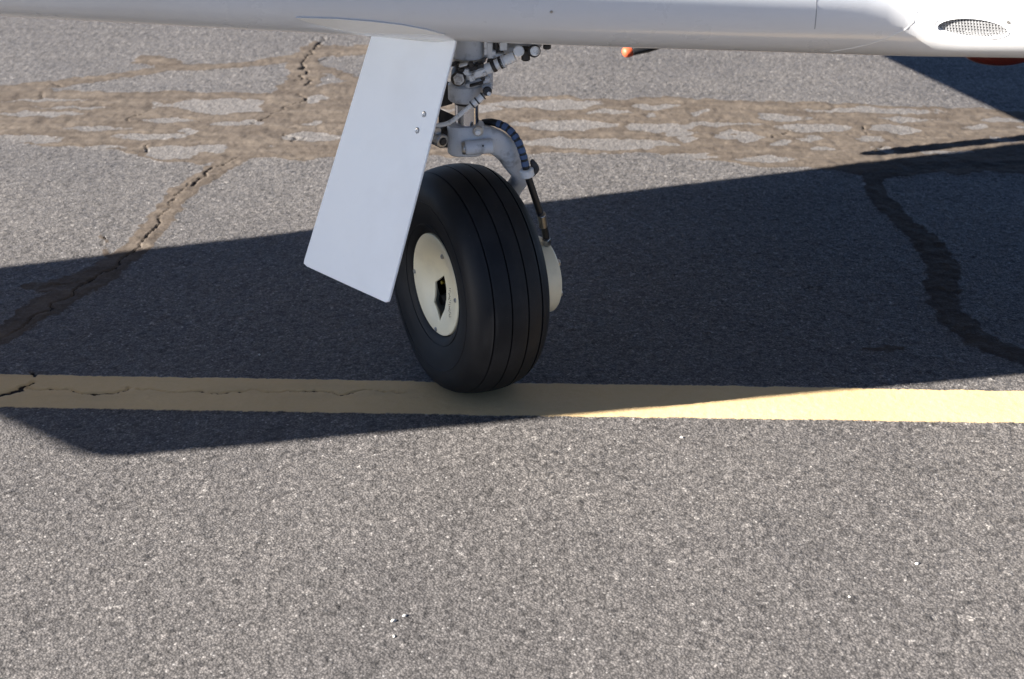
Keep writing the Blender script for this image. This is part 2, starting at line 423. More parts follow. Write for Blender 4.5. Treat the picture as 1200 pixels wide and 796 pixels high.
# shader: colour of stones with painted-in glints, binder, dirt and paint; every attribute is a property of the surface itself
def asphalt_material(name, attrs):
    m = mat(name, rough=.6); t = NT(m)
    pos = t.n('ShaderNodeNewGeometry').outputs['Position']
    vor = t.n('ShaderNodeTexVoronoi', _Scale=250.0, _Randomness=1.0); t.l(pos, vor.inputs['Vector'])
    vf = t.n('ShaderNodeSeparateColor'); t.l(vor.outputs['Color'], vf.inputs[0])
    if attrs:
        at_ = lambda k: t.n('ShaderNodeAttribute', attribute_name=k).outputs['Fac']
        tr = at_('tar'); du = at_('dust'); st, di, li, ck, pit = at_('stone'), at_('dirt'), at_('line'), at_('crack'), at_('pit')
    else:
        v2 = t.n('ShaderNodeTexVoronoi', _Scale=115.0); t.l(pos, v2.inputs['Vector'])
        s2 = t.n('ShaderNodeSeparateColor'); t.l(v2.outputs['Color'], s2.inputs[0]); st = s2.outputs[0]
    r = t.n('ShaderNodeValToRGB'); e = r.color_ramp.elements
    e[0].position, e[0].color = 0, (.075, .070, .067, 1)
    e[1].position, e[1].color = 1, (.34, .32, .30, 1)
    for p_, c_ in ((.10, (.085, .079, .075)), (.16, (.118, .110, .105)), (.4, (.148, .138, .132)), (.75, (.172, .160, .152)), (.95, (.205, .190, .180)), (.985, (.33, .31, .29))):
        x = e.new(p_); x.color = (*c_, 1)
    t.l(st, r.inputs[0])
    fine = t.ramp(vf.outputs[1], .0, 1.0, (.76, .76, .76), (1.24, 1.23, 1.22))
    c = t.mix(1.0, r.outputs[0], fine, 'MULTIPLY')
    big = t.noise(1.6, 5, pos, .6)
    c = t.mix(1.0, c, t.ramp(big, .3, .7, (.86, .86, .87), (1.13, 1.12, 1.10)), 'MULTIPLY')
    painted_glint = t.ramp(vf.outputs[2], .988, .994)  # pale cells put the sparkle of glossy stones into the colour
    c = t.mix(t.math('MULTIPLY', painted_glint, .7), c, (.42, .40, .38))
    c = t.mix(t.math('MULTIPLY', t.ramp(vor.outputs['Distance'], .42, .62), .55), c, (.03, .029, .028))
    rough = t.math('MULTIPLY_ADD', vf.outputs[0], .35, .42)
    t.p.inputs['Specular IOR Level'].default_value = .2
    if attrs:
        c = t.mix(t.math('MULTIPLY', pit, .6), c, (.035, .033, .032))       # bitumen between the stones
        n1 = t.noise(60, 5, pos, .65)
        mp = t.n('ShaderNodeMapping'); mp.inputs['Scale'].default_value = (5, 22, 5); t.l(pos, mp.inputs[0])
        dcol = t.mix(t.ramp(t.noise(1, 6, mp.outputs[0], .65), .36, .68), (.064, .049, .037), (.118, .095, .074))
        dcol = t.mix(t.math('MULTIPLY', t.ramp(n1, .56, .68), .6), dcol, (.042, .031, .023))
        dm = t.ramp(t.math('ADD', di, t.math('MULTIPLY_ADD', t.noise(150, 4, pos), .4, -.2)), .44, .56)
        c = t.mix(t.math('MULTIPLY', du, .30), c, (.205, .188, .172))
        rim_ = t.math('MULTIPLY', t.ramp(di, .45, .6), t.ramp(di, .70, .95, (1, 1, 1), (0, 0, 0)))
        dcol = t.mix(t.math('MULTIPLY', rim_, .4), dcol, (.045, .033, .024))
        c = t.mix(t.math('MULTIPLY', dm, .92), c, dcol)
        c = t.mix(t.math('MULTIPLY', tr, .45), c, (.028, .024, .021))
        ln = t.math('ADD', li, t.math('MULTIPLY_ADD', t.noise(260, 2, pos), .004, -.002))
        pm = t.ramp(ln, .0, .0012)
        pm = t.math('MULTIPLY', pm, 1.0)
        mp2 = t.n('ShaderNodeMapping'); mp2.inputs['Scale'].default_value = (3, 14, 3); t.l(pos, mp2.inputs[0])
        wear = t.ramp(t.noise(330, 4, pos, .6), .66, .76)
        pcol = t.mix(t.ramp(t.noise(3.5, 4, pos), .3, .7), (.56, .40, .205), (.61, .45, .24))
        pcol = t.mix(t.math('MULTIPLY', t.ramp(t.noise(40, 5, pos, .65), .5, .8), .35), pcol, (.50, .35, .17))
        pcol = t.mix(t.math('MULTIPLY', t.ramp(t.noise(1, 5, mp2.outputs[0], .6), .52, .72), .30), pcol, (.36, .28, .17))
        pcol = t.mix(t.math('MULTIPLY', pit, .22), pcol, (.5, .36, .16))
        c = t.mix(t.math('MULTIPLY', pm, t.math('SUBTRACT', 1.0, t.math('MULTIPLY', wear, .35))), c, pcol)
        km = t.ramp(t.math('SUBTRACT', ck, t.math('MULTIPLY', t.noise(200, 3, pos), .3)), .55, .95, (1, 1, 1), (0, 0, 0))
        c = t.mix(km, c, (.010, .008, .007))
        rough = t.math('ADD', rough, t.math('MULTIPLY', dm, .25))
        rough = t.math('MAXIMUM', rough, t.math('MULTIPLY', pm, .6))
    t.l(c, t.p.inputs['Base Color']); t.l(rough, t.p.inputs['Roughness'])
    bs = t.n('ShaderNodeBump', _Strength=.27, _Distance=-.0045); t.l(vor.outputs['Distance'], bs.inputs['Height']); b = bs.outputs[0]
    if attrs:
        t.l(t.math('MULTIPLY', t.math('SUBTRACT', 1.0, t.math('MULTIPLY', t.math('MAXIMUM', pm, t.math('MULTIPLY', dm, .6)), .75)), .27), bs.inputs['Strength'])
    if not attrs:
        b = t.bump(v2.outputs['Distance'], .6, .006, b)
    b = t.bump(t.noise(700, 2, pos), .25, .0012, b)
    t.l(b, t.p.inputs['Normal'])
    return m
M['ground'] = asphalt_material('asphalt_with_paint_and_dirt', True)
M['ground_far'] = asphalt_material('asphalt_beyond', False)

ii = np.arange(NX * NY, dtype=np.int32).reshape(NY, NX)
Q = np.stack([ii[:-1, :-1], ii[:-1, 1:], ii[1:, 1:], ii[1:, :-1]], -1).reshape(-1, 4)
fc = lambda k: A[k][Q].mean(1)
lab = np.zeros(len(Q), np.int8)
lab[fc('dirt') > .5] = 1
lab[A['line'][Q].mean(1) > 0] = 2
def grid_mesh(name, sel, parent=None):
    q = Q[sel]
    used = np.zeros(NX * NY, bool); used[q.reshape(-1)] = True
    new = np.cumsum(used).astype(np.int32) - 1
    me = bpy.data.meshes.new(name)
    vv = V[used]; qq = new[q].reshape(-1).astype(np.int32); nf = len(q)
    me.vertices.add(len(vv)); me.vertices.foreach_set('co', vv.reshape(-1))
    me.loops.add(nf * 4); me.loops.foreach_set('vertex_index', qq)
    me.polygons.add(nf); me.polygons.foreach_set('loop_start', np.arange(0, nf * 4, 4, dtype=np.int32))
    me.update(calc_edges=True)
    for k, a in A.items():
        x = me.attributes.new(k, 'FLOAT', 'POINT'); x.data.foreach_set('value', a[used])
    me.materials.append(M['ground']); me.shade_smooth()
    o = bpy.data.objects.new(name, me); COL.objects.link(o)
    if parent: child(o, parent)
    return o
apron = tag(grid_mesh('asphalt_apron', lab == 0), 'weathered grey asphalt apron of coarse aggregate', kind='structure')
seal = tag(grid_mesh('crack_filling', lab == 1, apron), 'brown dirt-covered crack filling spread over the asphalt')
pline = tag(grid_mesh('painted_line', lab == 2), 'pale yellow painted taxi line with a thin crack', kind='structure')
# the rest of the apron, out to the horizon
mb = MB()
zz = -.006
o_, i_ = 1500.0, None
x0, x1, y0, y1 = gx[0] + .02, gx[-1] - .02, gy[0] + .02, gy[-1] - .02
vv = [(-o_, -o_, zz), (o_, -o_, zz), (o_, o_, zz), (-o_, o_, zz), (x0, y0, zz), (x1, y0, zz), (x1, y1, zz), (x0, y1, zz)]
far = MB().add(vv, [[0, 1, 5, 4], [1, 2, 6, 5], [2, 3, 7, 6], [3, 0, 4, 7]]).build('asphalt_field', 'ground_far', smooth=0)
tag(far, 'plain grey asphalt stretching away around the apron', kind='structure')

# ================================================================== AIRPLANE
LAT = Vector((-.885, -.466, 0)).normalized()       # outboard (to the left in the photograph)
FWD = Vector((.466, -.885, 0)).normalized()        # nose direction
plane = bpy.data.objects.new('airplane', None)
COL.objects.link(plane)
plane.location = (-.082, .095, 0)
plane.empty_display_size = .3
tag(plane, 'airplane with white wing standing with one black main wheel on the yellow line', 'airplane')

# ---- wing: sections from the root (right) to the tip (left)
cot = 1 / math.tan(SUN_EL)
def unshadow(px, z):
    q = atz(*px); return Vector((q.x - z * cot * math.cos(SUN_AZ), q.y - z * cot * math.sin(SUN_AZ), z))
def dihedral(x): return -.09 * x
def solve(px, z0):
    z = .9
    for _ in range(30): z = z0 + dihedral(unshadow(px, z).x)
    return unshadow(px, z)
ZLE, ZTE = .835, .80
LE_t = solve((130, 537), ZLE); LE_a = solve((640, 487), ZLE); LE_b = solve((1200, 439), ZLE)
TE_t = solve((-60, 320), ZTE); TE_a = solve((640, 220), ZTE); TE_b = solve((1200, 168), ZTE)
def line_at(a, b, x): q = (x - a.x) / (b.x - a.x); return a + (b - a) * q
def le(x): return line_at(LE_t, LE_b, x)
def te(x): return line_at(TE_t, TE_b, x)
prof = []
C0 = .11
def shape(c_): return math.sqrt(max(0, 1 - (1 - min(c_ / C0, 1)) ** 2)) if c_ < C0 else 1 - ((c_ - C0) / (1 - C0)) ** 1.6
NP = 30
for k in range(2 * NP):                               # closed loop from the trailing edge over the top; blunt nose
    th = k / NP * math.pi
    c_ = .5 * (1 + math.cos(th))
    c_ = c_ ** 1.5
    prof.append((c_, shape(c_) if k <= NP else -shape(c_)))
def section(L, T, up, lo):
    d_ = T - L
    return [L + d_ * c_ + Vector((0, 0, y_ * (up if y_ > 0 else lo))) for c_, y_ in prof]
def depth(x): return .117 + (.0268 * x if x < 0 else 0)
secs = []
stations = [LE_t.x + .015, LE_t.x + .08, -2.6, -2.2, -1.8, -1.4, -1.1, -.9, -.7, -.5, -.3, -.1, .1, .3, .45, .56, .65]
tips = [(-190, 392), (-120, 425), (-50, 456), (0, 478), (60, 504), (110, 526.5), (121, 531.8), (128.5, 535.6)]      # raked tip, outermost first
for k, q in enumerate(tips):
    L = solve(q, ZLE)
    T = te(L.x + (L.x - .9) * .10)
    if k == 0: T = L.lerp(T, .6)
    th = (.012, .02, .025, .03, .034, .037, .038, .038)[k]
    secs.append(section(L, T, th, th))
for x in stations:
    L = le(x); T = te(x + (x - .9) * .10)
    secs.append(section(L, T, .95 * depth(x), depth(x)))
# root glove bulging forward to the right
for x, fw in ((.70, .008), (.735, .04), (.78, .095), (.85, .185), (.94, .29), (1.05, .40), (1.2, .52), (1.4, .64), (1.64, .74)):
    dz = .285 * fw
    L = le(x) + Vector((.2 * fw, -fw, dz)); T = te(x)
    secs.append(section(L, T, .95 * depth(x), depth(x) + .12 * fw * 0))
wmb = MB().ring_loft(secs)
wing = wmb.build('wing', 'white', plane, smooth=50)
# subdivide smoothly for clean reflections
sub = wing.modifiers.new('sub', 'SUBSURF'); sub.levels = 1; sub.render_levels = 1
def bake(o):
    dg = bpy.context.evaluated_depsgraph_get()
    me = bpy.data.meshes.new_from_object(o.evaluated_get(dg))
    old = o.data; o.modifiers.clear(); o.data = me; me.name = o.name
    bpy.data.meshes.remove(old)
bpy.context.view_layer.update()
bake(wing)
def bvh(o): return BVHTree.FromPolygons([q.co.copy() for q in o.data.vertices], [list(p.vertices) for p in o.data.polygons])
WB = bvh(wing)
def on_wing(x, y):
    h = WB.ray_cast(CAM, ray_px(x, y).normalized())
    return (h[0], h[1]) if h[0] else (None, None)

# seams
def seam(pts, hw, proud, m='seal'):
    P = []
    for p in pts:
        a, n_ = on_wing(*p)
        if a: P.append((a, n_))
    L_ = [a for a, _ in P]
    R = []
    for i, (a, n_) in enumerate(P):
        tg = (L_[min(i + 1, len(L_) - 1)] - L_[max(i - 1, 0)]).normalized()
        s_ = n_.cross(tg).normalized()
        R.append([a + s_ * hw - n_ * .001, a + s_ * hw * .8 + n_ * proud, a - s_ * hw * .8 + n_ * proud, a - s_ * hw - n_ * .001])
    return MB().ring_loft(R).build('panel_seam', m, wing)
seam([(957 - .002 * (q - 0) ** 2, q) for q in (-60, -30, -10, 0, 8, 16, 22, 28, 34)], .0009, .0003, 'seam_grey')
seam([(1075, -60), (1076, -30), (1076, 0), (1074, 14), (1070, 26), (1061, 35), (1046, 42), (1028, 49), (1010, 54), (996, 57), (984, 59), (974, 60.5)], .0016, .0005)

# vent: a real recess cut in the wing with a perforated screen
vc, vn = on_wing(1140, 34)
if vc:
    vx = (on_wing(1165, 36)[0] - on_wing(1115, 33)[0]).normalized()
    vx = (vx - vn * vx.dot(vn)).normalized(); vy = vn.cross(vx)
    if on_wing(1140, 23)[0] is None: print('VENT MISS')
    dx = (on_wing(1175, 36)[0] - on_wing(1105, 33)[0]).length / 70
    RX = 42 * dx
    RY = (on_wing(1140, 46)[0] - on_wing(1140, 23)[0]).length / 2
    cut = MB().ring_loft([[vc + vn * h_ + vx * RX * math.cos(k * math.pi / 24) + vy * RY * math.sin(k * math.pi / 24) for k in range(48)] for h_ in (-.045, .05)]).build('vent_cutter', 'dark')
    bo = wing.modifiers.new('cut', 'BOOLEAN'); bo.operation = 'DIFFERENCE'; bo.object = cut; bo.solver = 'EXACT'
    bpy.context.view_layer.update()
    bake(wing)
    bpy.data.objects.remove(cut)
    def surf(u_, v_, d=0.0):
        p = vc + vx * u_ + vy * v_
        h = WB.ray_cast(p + vn * .08, -vn)
        q = h[0] if h[0] else p
        return q - vn * d
    # rim ring
    R = []
    for k in range(48):
        c_, s_ = math.cos(k * math.pi / 24), math.sin(k * math.pi / 24)
        a = surf(RX * c_, RY * s_); o2 = (vx * c_ * RX * .02 + vy * s_ * RY * .05)
        R.append([a + o2 + vn * .0012, a + o2 * -.8 + vn * .0012, a - o2 * .8 - vn * .010, a + o2 * .9 - vn * .010])
    rim = MB()
    n4 = 4; vv = [q for r in R for q in r]; ff = []
    for i in range(48):
        for j in range(4):
            a, b = i * 4 + j, i * 4 + (j + 1) % 4; c2, d2_ = ((i + 1) % 48) * 4 + (j + 1) % 4, ((i + 1) % 48) * 4 + j
            ff.append([a, b, c2, d2_])
    rim.add(vv, ff).build('vent_rim', 'white', wing)
    # woven screen: crossing strips
    sc = MB()
    pitch, wd = .0055, .0027
    def strip(a, b, horizontal):
        n_ = 14
        R = []
        for i in range(n_ + 1):
            u_, v_ = a[0] + (b[0] - a[0]) * i / n_, a[1] + (b[1] - a[1]) * i / n_
            d = .0055 + (.0006 if horizontal else 0)
            p = surf(u_, v_, d)
            s_ = vy if horizontal else vx
            R.append([p - s_ * wd / 2, p + s_ * wd / 2, p + s_ * wd / 2 - vn * .0008, p - s_ * wd / 2 - vn * .0008])
        sc.ring_loft(R)
    k = -RX * .97
    while k < RX * .97:
        hh = RY * math.sqrt(max(0, 1 - (k / RX) ** 2)) * .985
        if hh > .004: strip((k, -hh), (k, hh), False)
        k += pitch
    k = -RY * .95
    while k < RY * .95:
        hh = RX * math.sqrt(max(0, 1 - (k / RY) ** 2)) * .985
        if hh > .004: strip((-hh, k), (hh, k), True)
        k += pitch
    M['screen'] = dirty(mat('grey_screen_wire', rough=.6), (.22, .22, .22), (.1, .1, .1), 60)
    tag(sc.build('vent_screen', 'screen', wing, smooth=0), 'white mesh screen over the oval air vent')
    # near-black disc closing the recess, its shade put into the colour
    MB().add([surf(RX * .99 * math.cos(k * math.pi / 24), RY * .99 * math.sin(k * math.pi / 24), .03) for k in range(48)], [list(range(48))]).build('vent_shade_disc', 'dark', wing)
# a rivet right of the vent
p_, n_ = on_wing(1182, 26)
if p_: MB().cyl(p_ - n_ * .002, p_ + n_ * .0012, .004, .0032, 12).build('rivet', 'steel', wing)
p_, n_ = on_wing(646, 14)
if p_: MB().cyl(p_ - n_ * .002, p_ + n_ * .0012, .0028, .0024, 12).build('rivet', 'steel', wing)

# ---- fuselage
UPV = Vector((0, 0, 1))
bq = unshadow((1115, 96.5), .475)
belly = bq + LAT * .21 + FWD * ((.8 - bq.y) / FWD.y)
axis0 = belly + (-LAT) * .33
R = []
for s_, hw, zb, zt in ((-3.6, .10, .95, 1.35), (-3.0, .22, .80, 1.45), (-2.3, .36, .62, 1.52), (-1.6, .47, .50, 1.57), (-.9, .54, .475, 1.6), (-.45, .56, .485, 1.61), (-.1, .57, .53, 1.62), (.3, .57, .58, 1.62), (.9, .57, .60, 1.6), (1.7, .50, .60, 1.4), (2.3, .40, .60, 1.25), (2.7, .26, .72, 1.12)):
    c_ = axis0 + FWD * s_; zm = (zb + zt) / 2
    ring = []
    for k in range(32):
        th = k * math.pi / 16
        cx, sx2 = math.cos(th), math.sin(th)
        e_ = .72
        ring.append(Vector((c_.x, c_.y, zm)) + (-LAT) * hw * math.copysign(abs(cx) ** e_, cx) + UPV * (zt - zb) / 2 * math.copysign(abs(sx2) ** e_, sx2))
    R.append(ring)
fus = MB().ring_loft(R).build('fuselage', 'navy', plane, smooth=60)
# red fairing under the belly
bc = at(1170, 60, .92)
R = []
for q in np.linspace(-1, 1, 13):
    rr = math.sqrt(max(0, 1 - q * q)) + .001
    R.append([bc + Vector((1, 0, 0)) * q * .085 + (Vector((0, 1, 0)) * math.cos(k * math.pi / 8) * .06 + UPV * math.sin(k * math.pi / 8) * .031) * rr for k in range(16)])
tag(MB().ring_loft(R).build('belly_fairing', 'red', fus), 'dark red rounded fairing under the belly')

# ---- boarding step behind the wing: black arm, orange rounded end
tip = atz(735, 61, .33)
arm_end = tip + Vector((.40, .13, .085))
ax_ = (arm_end - tip).normalized()
up_ = (UPV - ax_ * ax_.z).normalized(); sd2 = ax_.cross(up_)
R = []
for q, hh, ww in ((0.010, .012, .020), (.05, .0155, .026), (.16, .0145, .024), (.30, .013, .022), (.43, .02, .024)):
    c_ = tip + ax_ * q
    R.append([c_ + up_ * hh * math.cos(k * math.pi / 8) + sd2 * ww * math.sin(k * math.pi / 8) for k in range(16)])
step = MB().ring_loft(R).build('boarding_step', 'black', plane)
R = []
for q, hh in ((-.012, .006), (-.009, .011), (-.004, .014), (.009, .014), (.012, .013)):
    c_ = tip + ax_ * q
    R.append([c_ + up_ * hh * math.cos(k * math.pi / 8) + sd2 * hh * 1.15 * math.sin(k * math.pi / 8) for k in range(16)])
tag(MB().ring_loft(R).build('step_end', 'orange', step), 'orange end of the boarding step')

# ---- wheel
WC = Vector((-.087, .097, .2140))
AX = LAT
RT, HWD = .2225, .083
def tire_profile():
    pts = []
    for k in range(13):                      # outboard bead to shoulder, as a smooth bulge
        pass
    base = [(.058, .0990), (.0655, .1025), (.0715, .111), (.0765, .126), (.0805, .142), (.0825, .158), (.0828, .172), (.0795, .186), (.0725, .198), (.0625, .2075), (.050, .2140), (.036, .2182), (.020, .2210), (.0, .2222)]
    P = [Vector((a, b, 0)) for a, b in base]
    P, _ = spline(P, [0] * len(P), 4)
    half = []
    for i, p in enumerate(P):
        half.append((p.x, p.y))
        if i + 1 < len(P):
            q = P[i + 1]
            for rr in (.1185, .1655):
                if p.y < rr <= q.y:
                    f_ = (rr - p.y) / (q.y - p.y); x_ = p.x + (q.x - p.x) * f_
                    half += [(x_, rr - .0011), (x_ + .0011, rr - .0005), (x_ + .0011, rr + .0005), (x_, rr + .0011)]
    full = half + [(-a, b) for a, b in half[::-1][1:]]
    out = []
    G = (-.050, -.0175, .0165, .050); gw = .0016; gd = .0035
    full = [q for q in full if q[1] < .2 or all(abs(q[0] - g_) > gw * 1.6 for g_ in G)]
    done = set()
    for i, q in enumerate(full):
        out.append(q)
        if i + 1 < len(full) and q[1] > .2:
            for g_ in G:
                if q[0] > g_ >= full[i + 1][0] and g_ not in done:
                    done.add(g_)
                    f_ = (q[0] - g_) / (q[0] - full[i + 1][0]); rr = q[1] + (full[i + 1][1] - q[1]) * f_
                    out += [(g_ + gw, rr), (g_ + gw * .55, rr - gd), (g_ - gw * .55, rr - gd), (g_ - gw, rr)]
    return out
wheel = MB().lathe(WC, AX, [(.006, .03), (.006, .085), (.050, .098), (.052, .1035), (.048, .1035), (.04, .095), (-.04, .095), (-.052, .1045), (-.056, .1045), (-.05, .09), (-.05, .03)], 64).build('wheel', 'cream', plane, smooth=35)
tb = MB().lathe(WC, AX, tire_profile(), 144, None, False)
tb.v = [tuple(Vector(q) - AX * ((Vector(q) - WC).dot(AX) * .0)) for q in tb.v]
tb.v = [(q[0], q[1], max(q[2], .0006 + .0 * q[2])) for q in tb.v]
# weight on the tyre: the sides bulge a little near the ground
vv = []
for q in tb.v:
    p = Vector(q); s_ = (p - WC).dot(AX); k = max(0, 1 - p.z / .09)
    vv.append(tuple(p + AX * (s_ * .15 * k * k)))
tb.v = vv
tire = tb.build('tire', 'tire', wheel, smooth=25)
# hub cap: dished disc with a five-sided hand hole
CO = .008
cap = MB().lathe(WC, AX, [(p + CO, q) for p, q in [(.050, .1000), (.0585, .1000), (.0600, .0985), (.0602, .0960), (.0600, .084), (.0540, .068), (.0455, .050), (.039, .032), (.0360, .014), (.0355, .0006), (.0325, .0006), (.033, .015), (.036, .033), (.0425, .051), (.051, .069), (.056, .085), (.050, .1000)]], 72, None, False).build('hub_cap', 'cream', wheel, smooth=30)
def on_hub(x, y, off=.056):
    d = ray_px(x, y); p0 = WC + AX * (off + CO)
    return CAM + d * ((p0 - CAM).dot(AX) / d.dot(AX))
hole = [(520, 322.5), (510, 330.5), (508.5, 354), (515.5, 376.5), (521, 363), (522, 331)]
CB = bvh(cap)
def on_cap(x, y):
    h = CB.ray_cast(CAM, ray_px(x, y).normalized())
    return h[0] if h[0] else on_hub(x, y, .046)
cut = MB().ring_loft([[on_cap(x, y) + AX * h_ for x, y in hole] for h_ in (-.022, .03)]).build('cutter', 'dark')
bo = cap.modifiers.new('cut', 'BOOLEAN'); bo.operation = 'DIFFERENCE'; bo.object = cut; bo.solver = 'EXACT'
bpy.context.view_layer.update(); bake(cap); bpy.data.objects.remove(cut)
cap.data.set_sharp_from_angle(angle=math.radians(30))
MB().lathe(WC, AX, [(.022, .088), (.026, .088), (.024, .05), (.022, .02), (.018, .001), (.016, .001)], 40).build('hub_shade_plate', 'dark', wheel)  # near-black plate added so the hole reads as deep shade
vp = on_hub(519, 331, .034)
MB().cyl(vp - AX * .014, vp + AX * .004, .0042, .0036, 12, .001).build('valve', 'brass', wheel)
vp = on_hub(517, 352, .03)
MB().cyl(vp - AX * .012, vp, .013, .012, 6, .001).build('axle_nut', 'grime', wheel)
screw = None
for x, y in ((518.5, 301), (480.5, 314), (511.5, 390), (534, 352)):
    p_ = on_hub(x, y, .0595); q_ = (p_ - WC); q_ -= AX * q_.dot(AX)
    p_ = WC + q_.normalized() * min(q_.length, .093) + AX * (.0590 + CO)
    if screw is None:
        screw = MB().lathe((0, 0, 0), AX, [(-.004, .0045), (.0022, .0045), (.0034, .0034), (.0030, .0016), (.0016, .0014), (.0016, .0001)], 14).build('screw', 'steel')
        s_ = screw
    else:
        s_ = screw.copy(); COL.objects.link(s_)
    s_.location = p_
    s_.parent = wheel
# brown handwriting down the cap's rim
ink = MB()
rg = np.random.default_rng(4)
yy = 338.0
while yy < 372:
    xx = 526.5 + (yy - 338) * .02
    for k in range(2):
        a = on_hub(xx + rg.uniform(-1.2, 1.2), yy + rg.uniform(-.6, .6), .0605); b = on_hub(xx + rg.uniform(-1.6, 1.6), yy + rg.uniform(.6, 2.2), .0605)
        ink.tube([a, b], .0005, 5, False)
    yy += 2.3
tag(ink.build('handwriting', 'ink', wheel), 'faint brown handwriting on the hub cap')
# raised lettering band on the sidewall (illegible in the photograph)

# ---- brake disc and caliper on the inboard side
BC = WC - AX * .150 + Vector((0, -.012, -.018))
disc = MB().lathe(BC, AX, [(.03, .02), (.03, .074), (.028, .0765), (-.016, .0765), (-.019, .074), (-.019, .02)], 56).build('brake_disc', 'cream', plane, smooth=35)
bolt = None
for k in range(6):
    th = math.radians(k * 60 + 20)
    u_ = UPV; w_ = AX.cross(u_)
    p_ = BC - AX * .019 + (u_ * math.sin(th) + w_ * math.cos(th)) * .06
    if bolt is None:
        bolt = MB().cyl(AX * .003, -AX * .009, .0075, .0075, 6, .0015).build('bolt', 'steel'); s_ = bolt
    else:
        s_ = bolt.copy(); COL.objects.link(s_)
    s_.location = p_; s_.parent = disc
MB().cyl(BC - AX * .019, BC - AX * .030, .028, .024, 24, .003).build('axle_end', 'gear', disc)
MB().cyl(WC - AX * .03, BC + AX * .028, .03, .03, 24).build('axle', 'grime', disc)

# ---- strut
SY = .075
def S(x, y, dy=0): return at(x, y, SY + dy)
def vcyl(x, y0, y1, rpx, dy=0, m='gear', name='strut', parent=None, n=32, bev=.002, r1=None):
    sc_ = (S(x + 1, (y0 + y1) / 2) - S(x, (y0 + y1) / 2)).length
    b = S(x, (y0 + y1) / 2)
    z0, z1 = S(x, y1).z, S(x, y0).z
    return MB().cyl((b.x, b.y + dy, z0), (b.x, b.y + dy, z1), rpx * sc_, (r1 or rpx) * sc_, n, bev).build(name, m, parent or plane, smooth=35)
strut = vcyl(549, -30, 70, 18.5)
vcyl(549, 66, 72, 21, name='retaining_ring', m='steel', parent=strut)
vcyl(548, 73, 79, 16, name='gland_seal', m='grime', parent=strut)
vcyl(547, 78, 99, 17, name='torque_knuckle', m='gear', parent=strut)
collar = vcyl(546, 97, 117, 21, name='collar', m='gear', parent=strut, bev=.003)
vcyl(547, 112, 122, 14.6, name='wiper_ring', m='grime', parent=strut)
vcyl(547, 118, 150, 14, name='piston', m='chrome', parent=strut)
# knuckle bolt and brackets
def rod(name, pts, r, m, parent, n=14, smooth=False):
    return MB().tube(pts, r, n, smooth).build(name, m, parent, smooth=40)
b_ = S(537, 91, -.045)
MB().cyl(b_ + Vector((0, .03, 0)), b_ + Vector((0, -.004, -.002)), .0135, .0135, 24, .001).build('washer', 'grime', strut)
MB().cyl(b_ + Vector((.001, .0, 0)), b_ + Vector((.001, -.014, -.003)), .0105, .0095, 6, .002).build('hex_bolt', 'gear_white', strut)
MB().box(S(558, 86, -.034), .036, .02, .016, (Vector((.95, 0, .3)).normalized(), Vector((0, 1, 0)), Vector((-.3, 0, .95)).normalized()), .003).build('bracket', 'gear_white', strut)
MB().box(S(560, 95, -.026), .046, .03, .012, (Vector((.96, 0, .26)).normalized(), Vector((0, 1, 0)), Vector((-.26, 0, .96)).normalized()), .003).build('bracket', 'gear', strut)
MB().box(S(574, 89, -.01), .012, .03, .034, None, .003).build('lug', 'gear', strut)
MB().box(S(550, 79, -.036), .030, .012, .010, None, .002).build('clip', 'grime', strut)
MB().box(S(563, 78, -.034), .012, .012, .014, None, .002).build('clip', 'grime', strut)
MB().box(S(546, 84, -.04), .012, .012, .012, None, .002).build('clip', 'gear_white', strut)
MB().box(S(571, 101, -.02), .02, .02, .014, None, .003).build('lug', 'gear', strut)

# ---- retraction link running up to the right, with its end fittings
for (x, y, dy, w_, h_, m_) in ((541, 82, -.04, .012, .007, 'grime'), (553, 91, -.042, .010, .012, 'gear_white'), (566, 92, -.035, .008, .010, 'grime'), (568, 86, -.04, .007, .007, 'nylon'), (556, 99, -.045, .018, .004, 'grime'), (563, 97, -.04, .010, .006, 'grime'), (531, 75, -.03, .014, .006, 'grime'), (543, 76, -.042, .016, .004, 'gear_white'), (552, 75, -.045, .008, .009, 'grime'), (574, 96, -.02, .008, .012, 'gear_white')):
    MB().box(S(x, y, dy), w_, .012, h_, (Vector((.96, 0, .28)).normalized(), Vector((0, 1, 0)), Vector((-.28, 0, .96)).normalized()), .0012).build('clip', m_, strut)
link = rod('retraction_link', [S(566, 83, -.03), S(603, 66, -.03)], .0098, 'gear_white', plane, 18)
d_ = (S(603, 66, -.03) - S(566, 83, -.03)).normalized()
for q, m_ in ((.28, 'grime'), (.52, 'grime'), (.56, 'gear')):
    a = S(566, 83, -.03).lerp(S(603, 66, -.03), q)
    MB().cyl(a, a + d_ * .007, .0118, .0118, 18, .001).build('band', m_, link)
MB().cyl(S(608, 60, -.045), S(608, 60, .0), .010, .010, 18, .002).build('knuckle', 'gear_white', link)
MB().box(S(616, 63, -.015), .016, .03, .022, None, .003).build('clevis', 'grime', link)
MB().cyl(S(626, 60, -.05), S(626, 60, .01), .0115, .0115, 20, .002).build('pivot_ring', 'grime', link)
MB().cyl(S(627, 60, -.058), S(627, 60, -.04), .0088, .0088, 18, .002).build('pivot_cap', 'gear_white', link)
MB().box(S(641, 54, -.02), .014, .02, .009, None, .002).build('latch_pin', 'grime', link)
MB().box(S(600, 56, .01), .11, .03, .014, (Vector((.97, 0, .2)).normalized(), Vector((0, 1, 0)), Vector((-.2, 0, .97)).normalized()), .003).build('brace', 'gear', link)
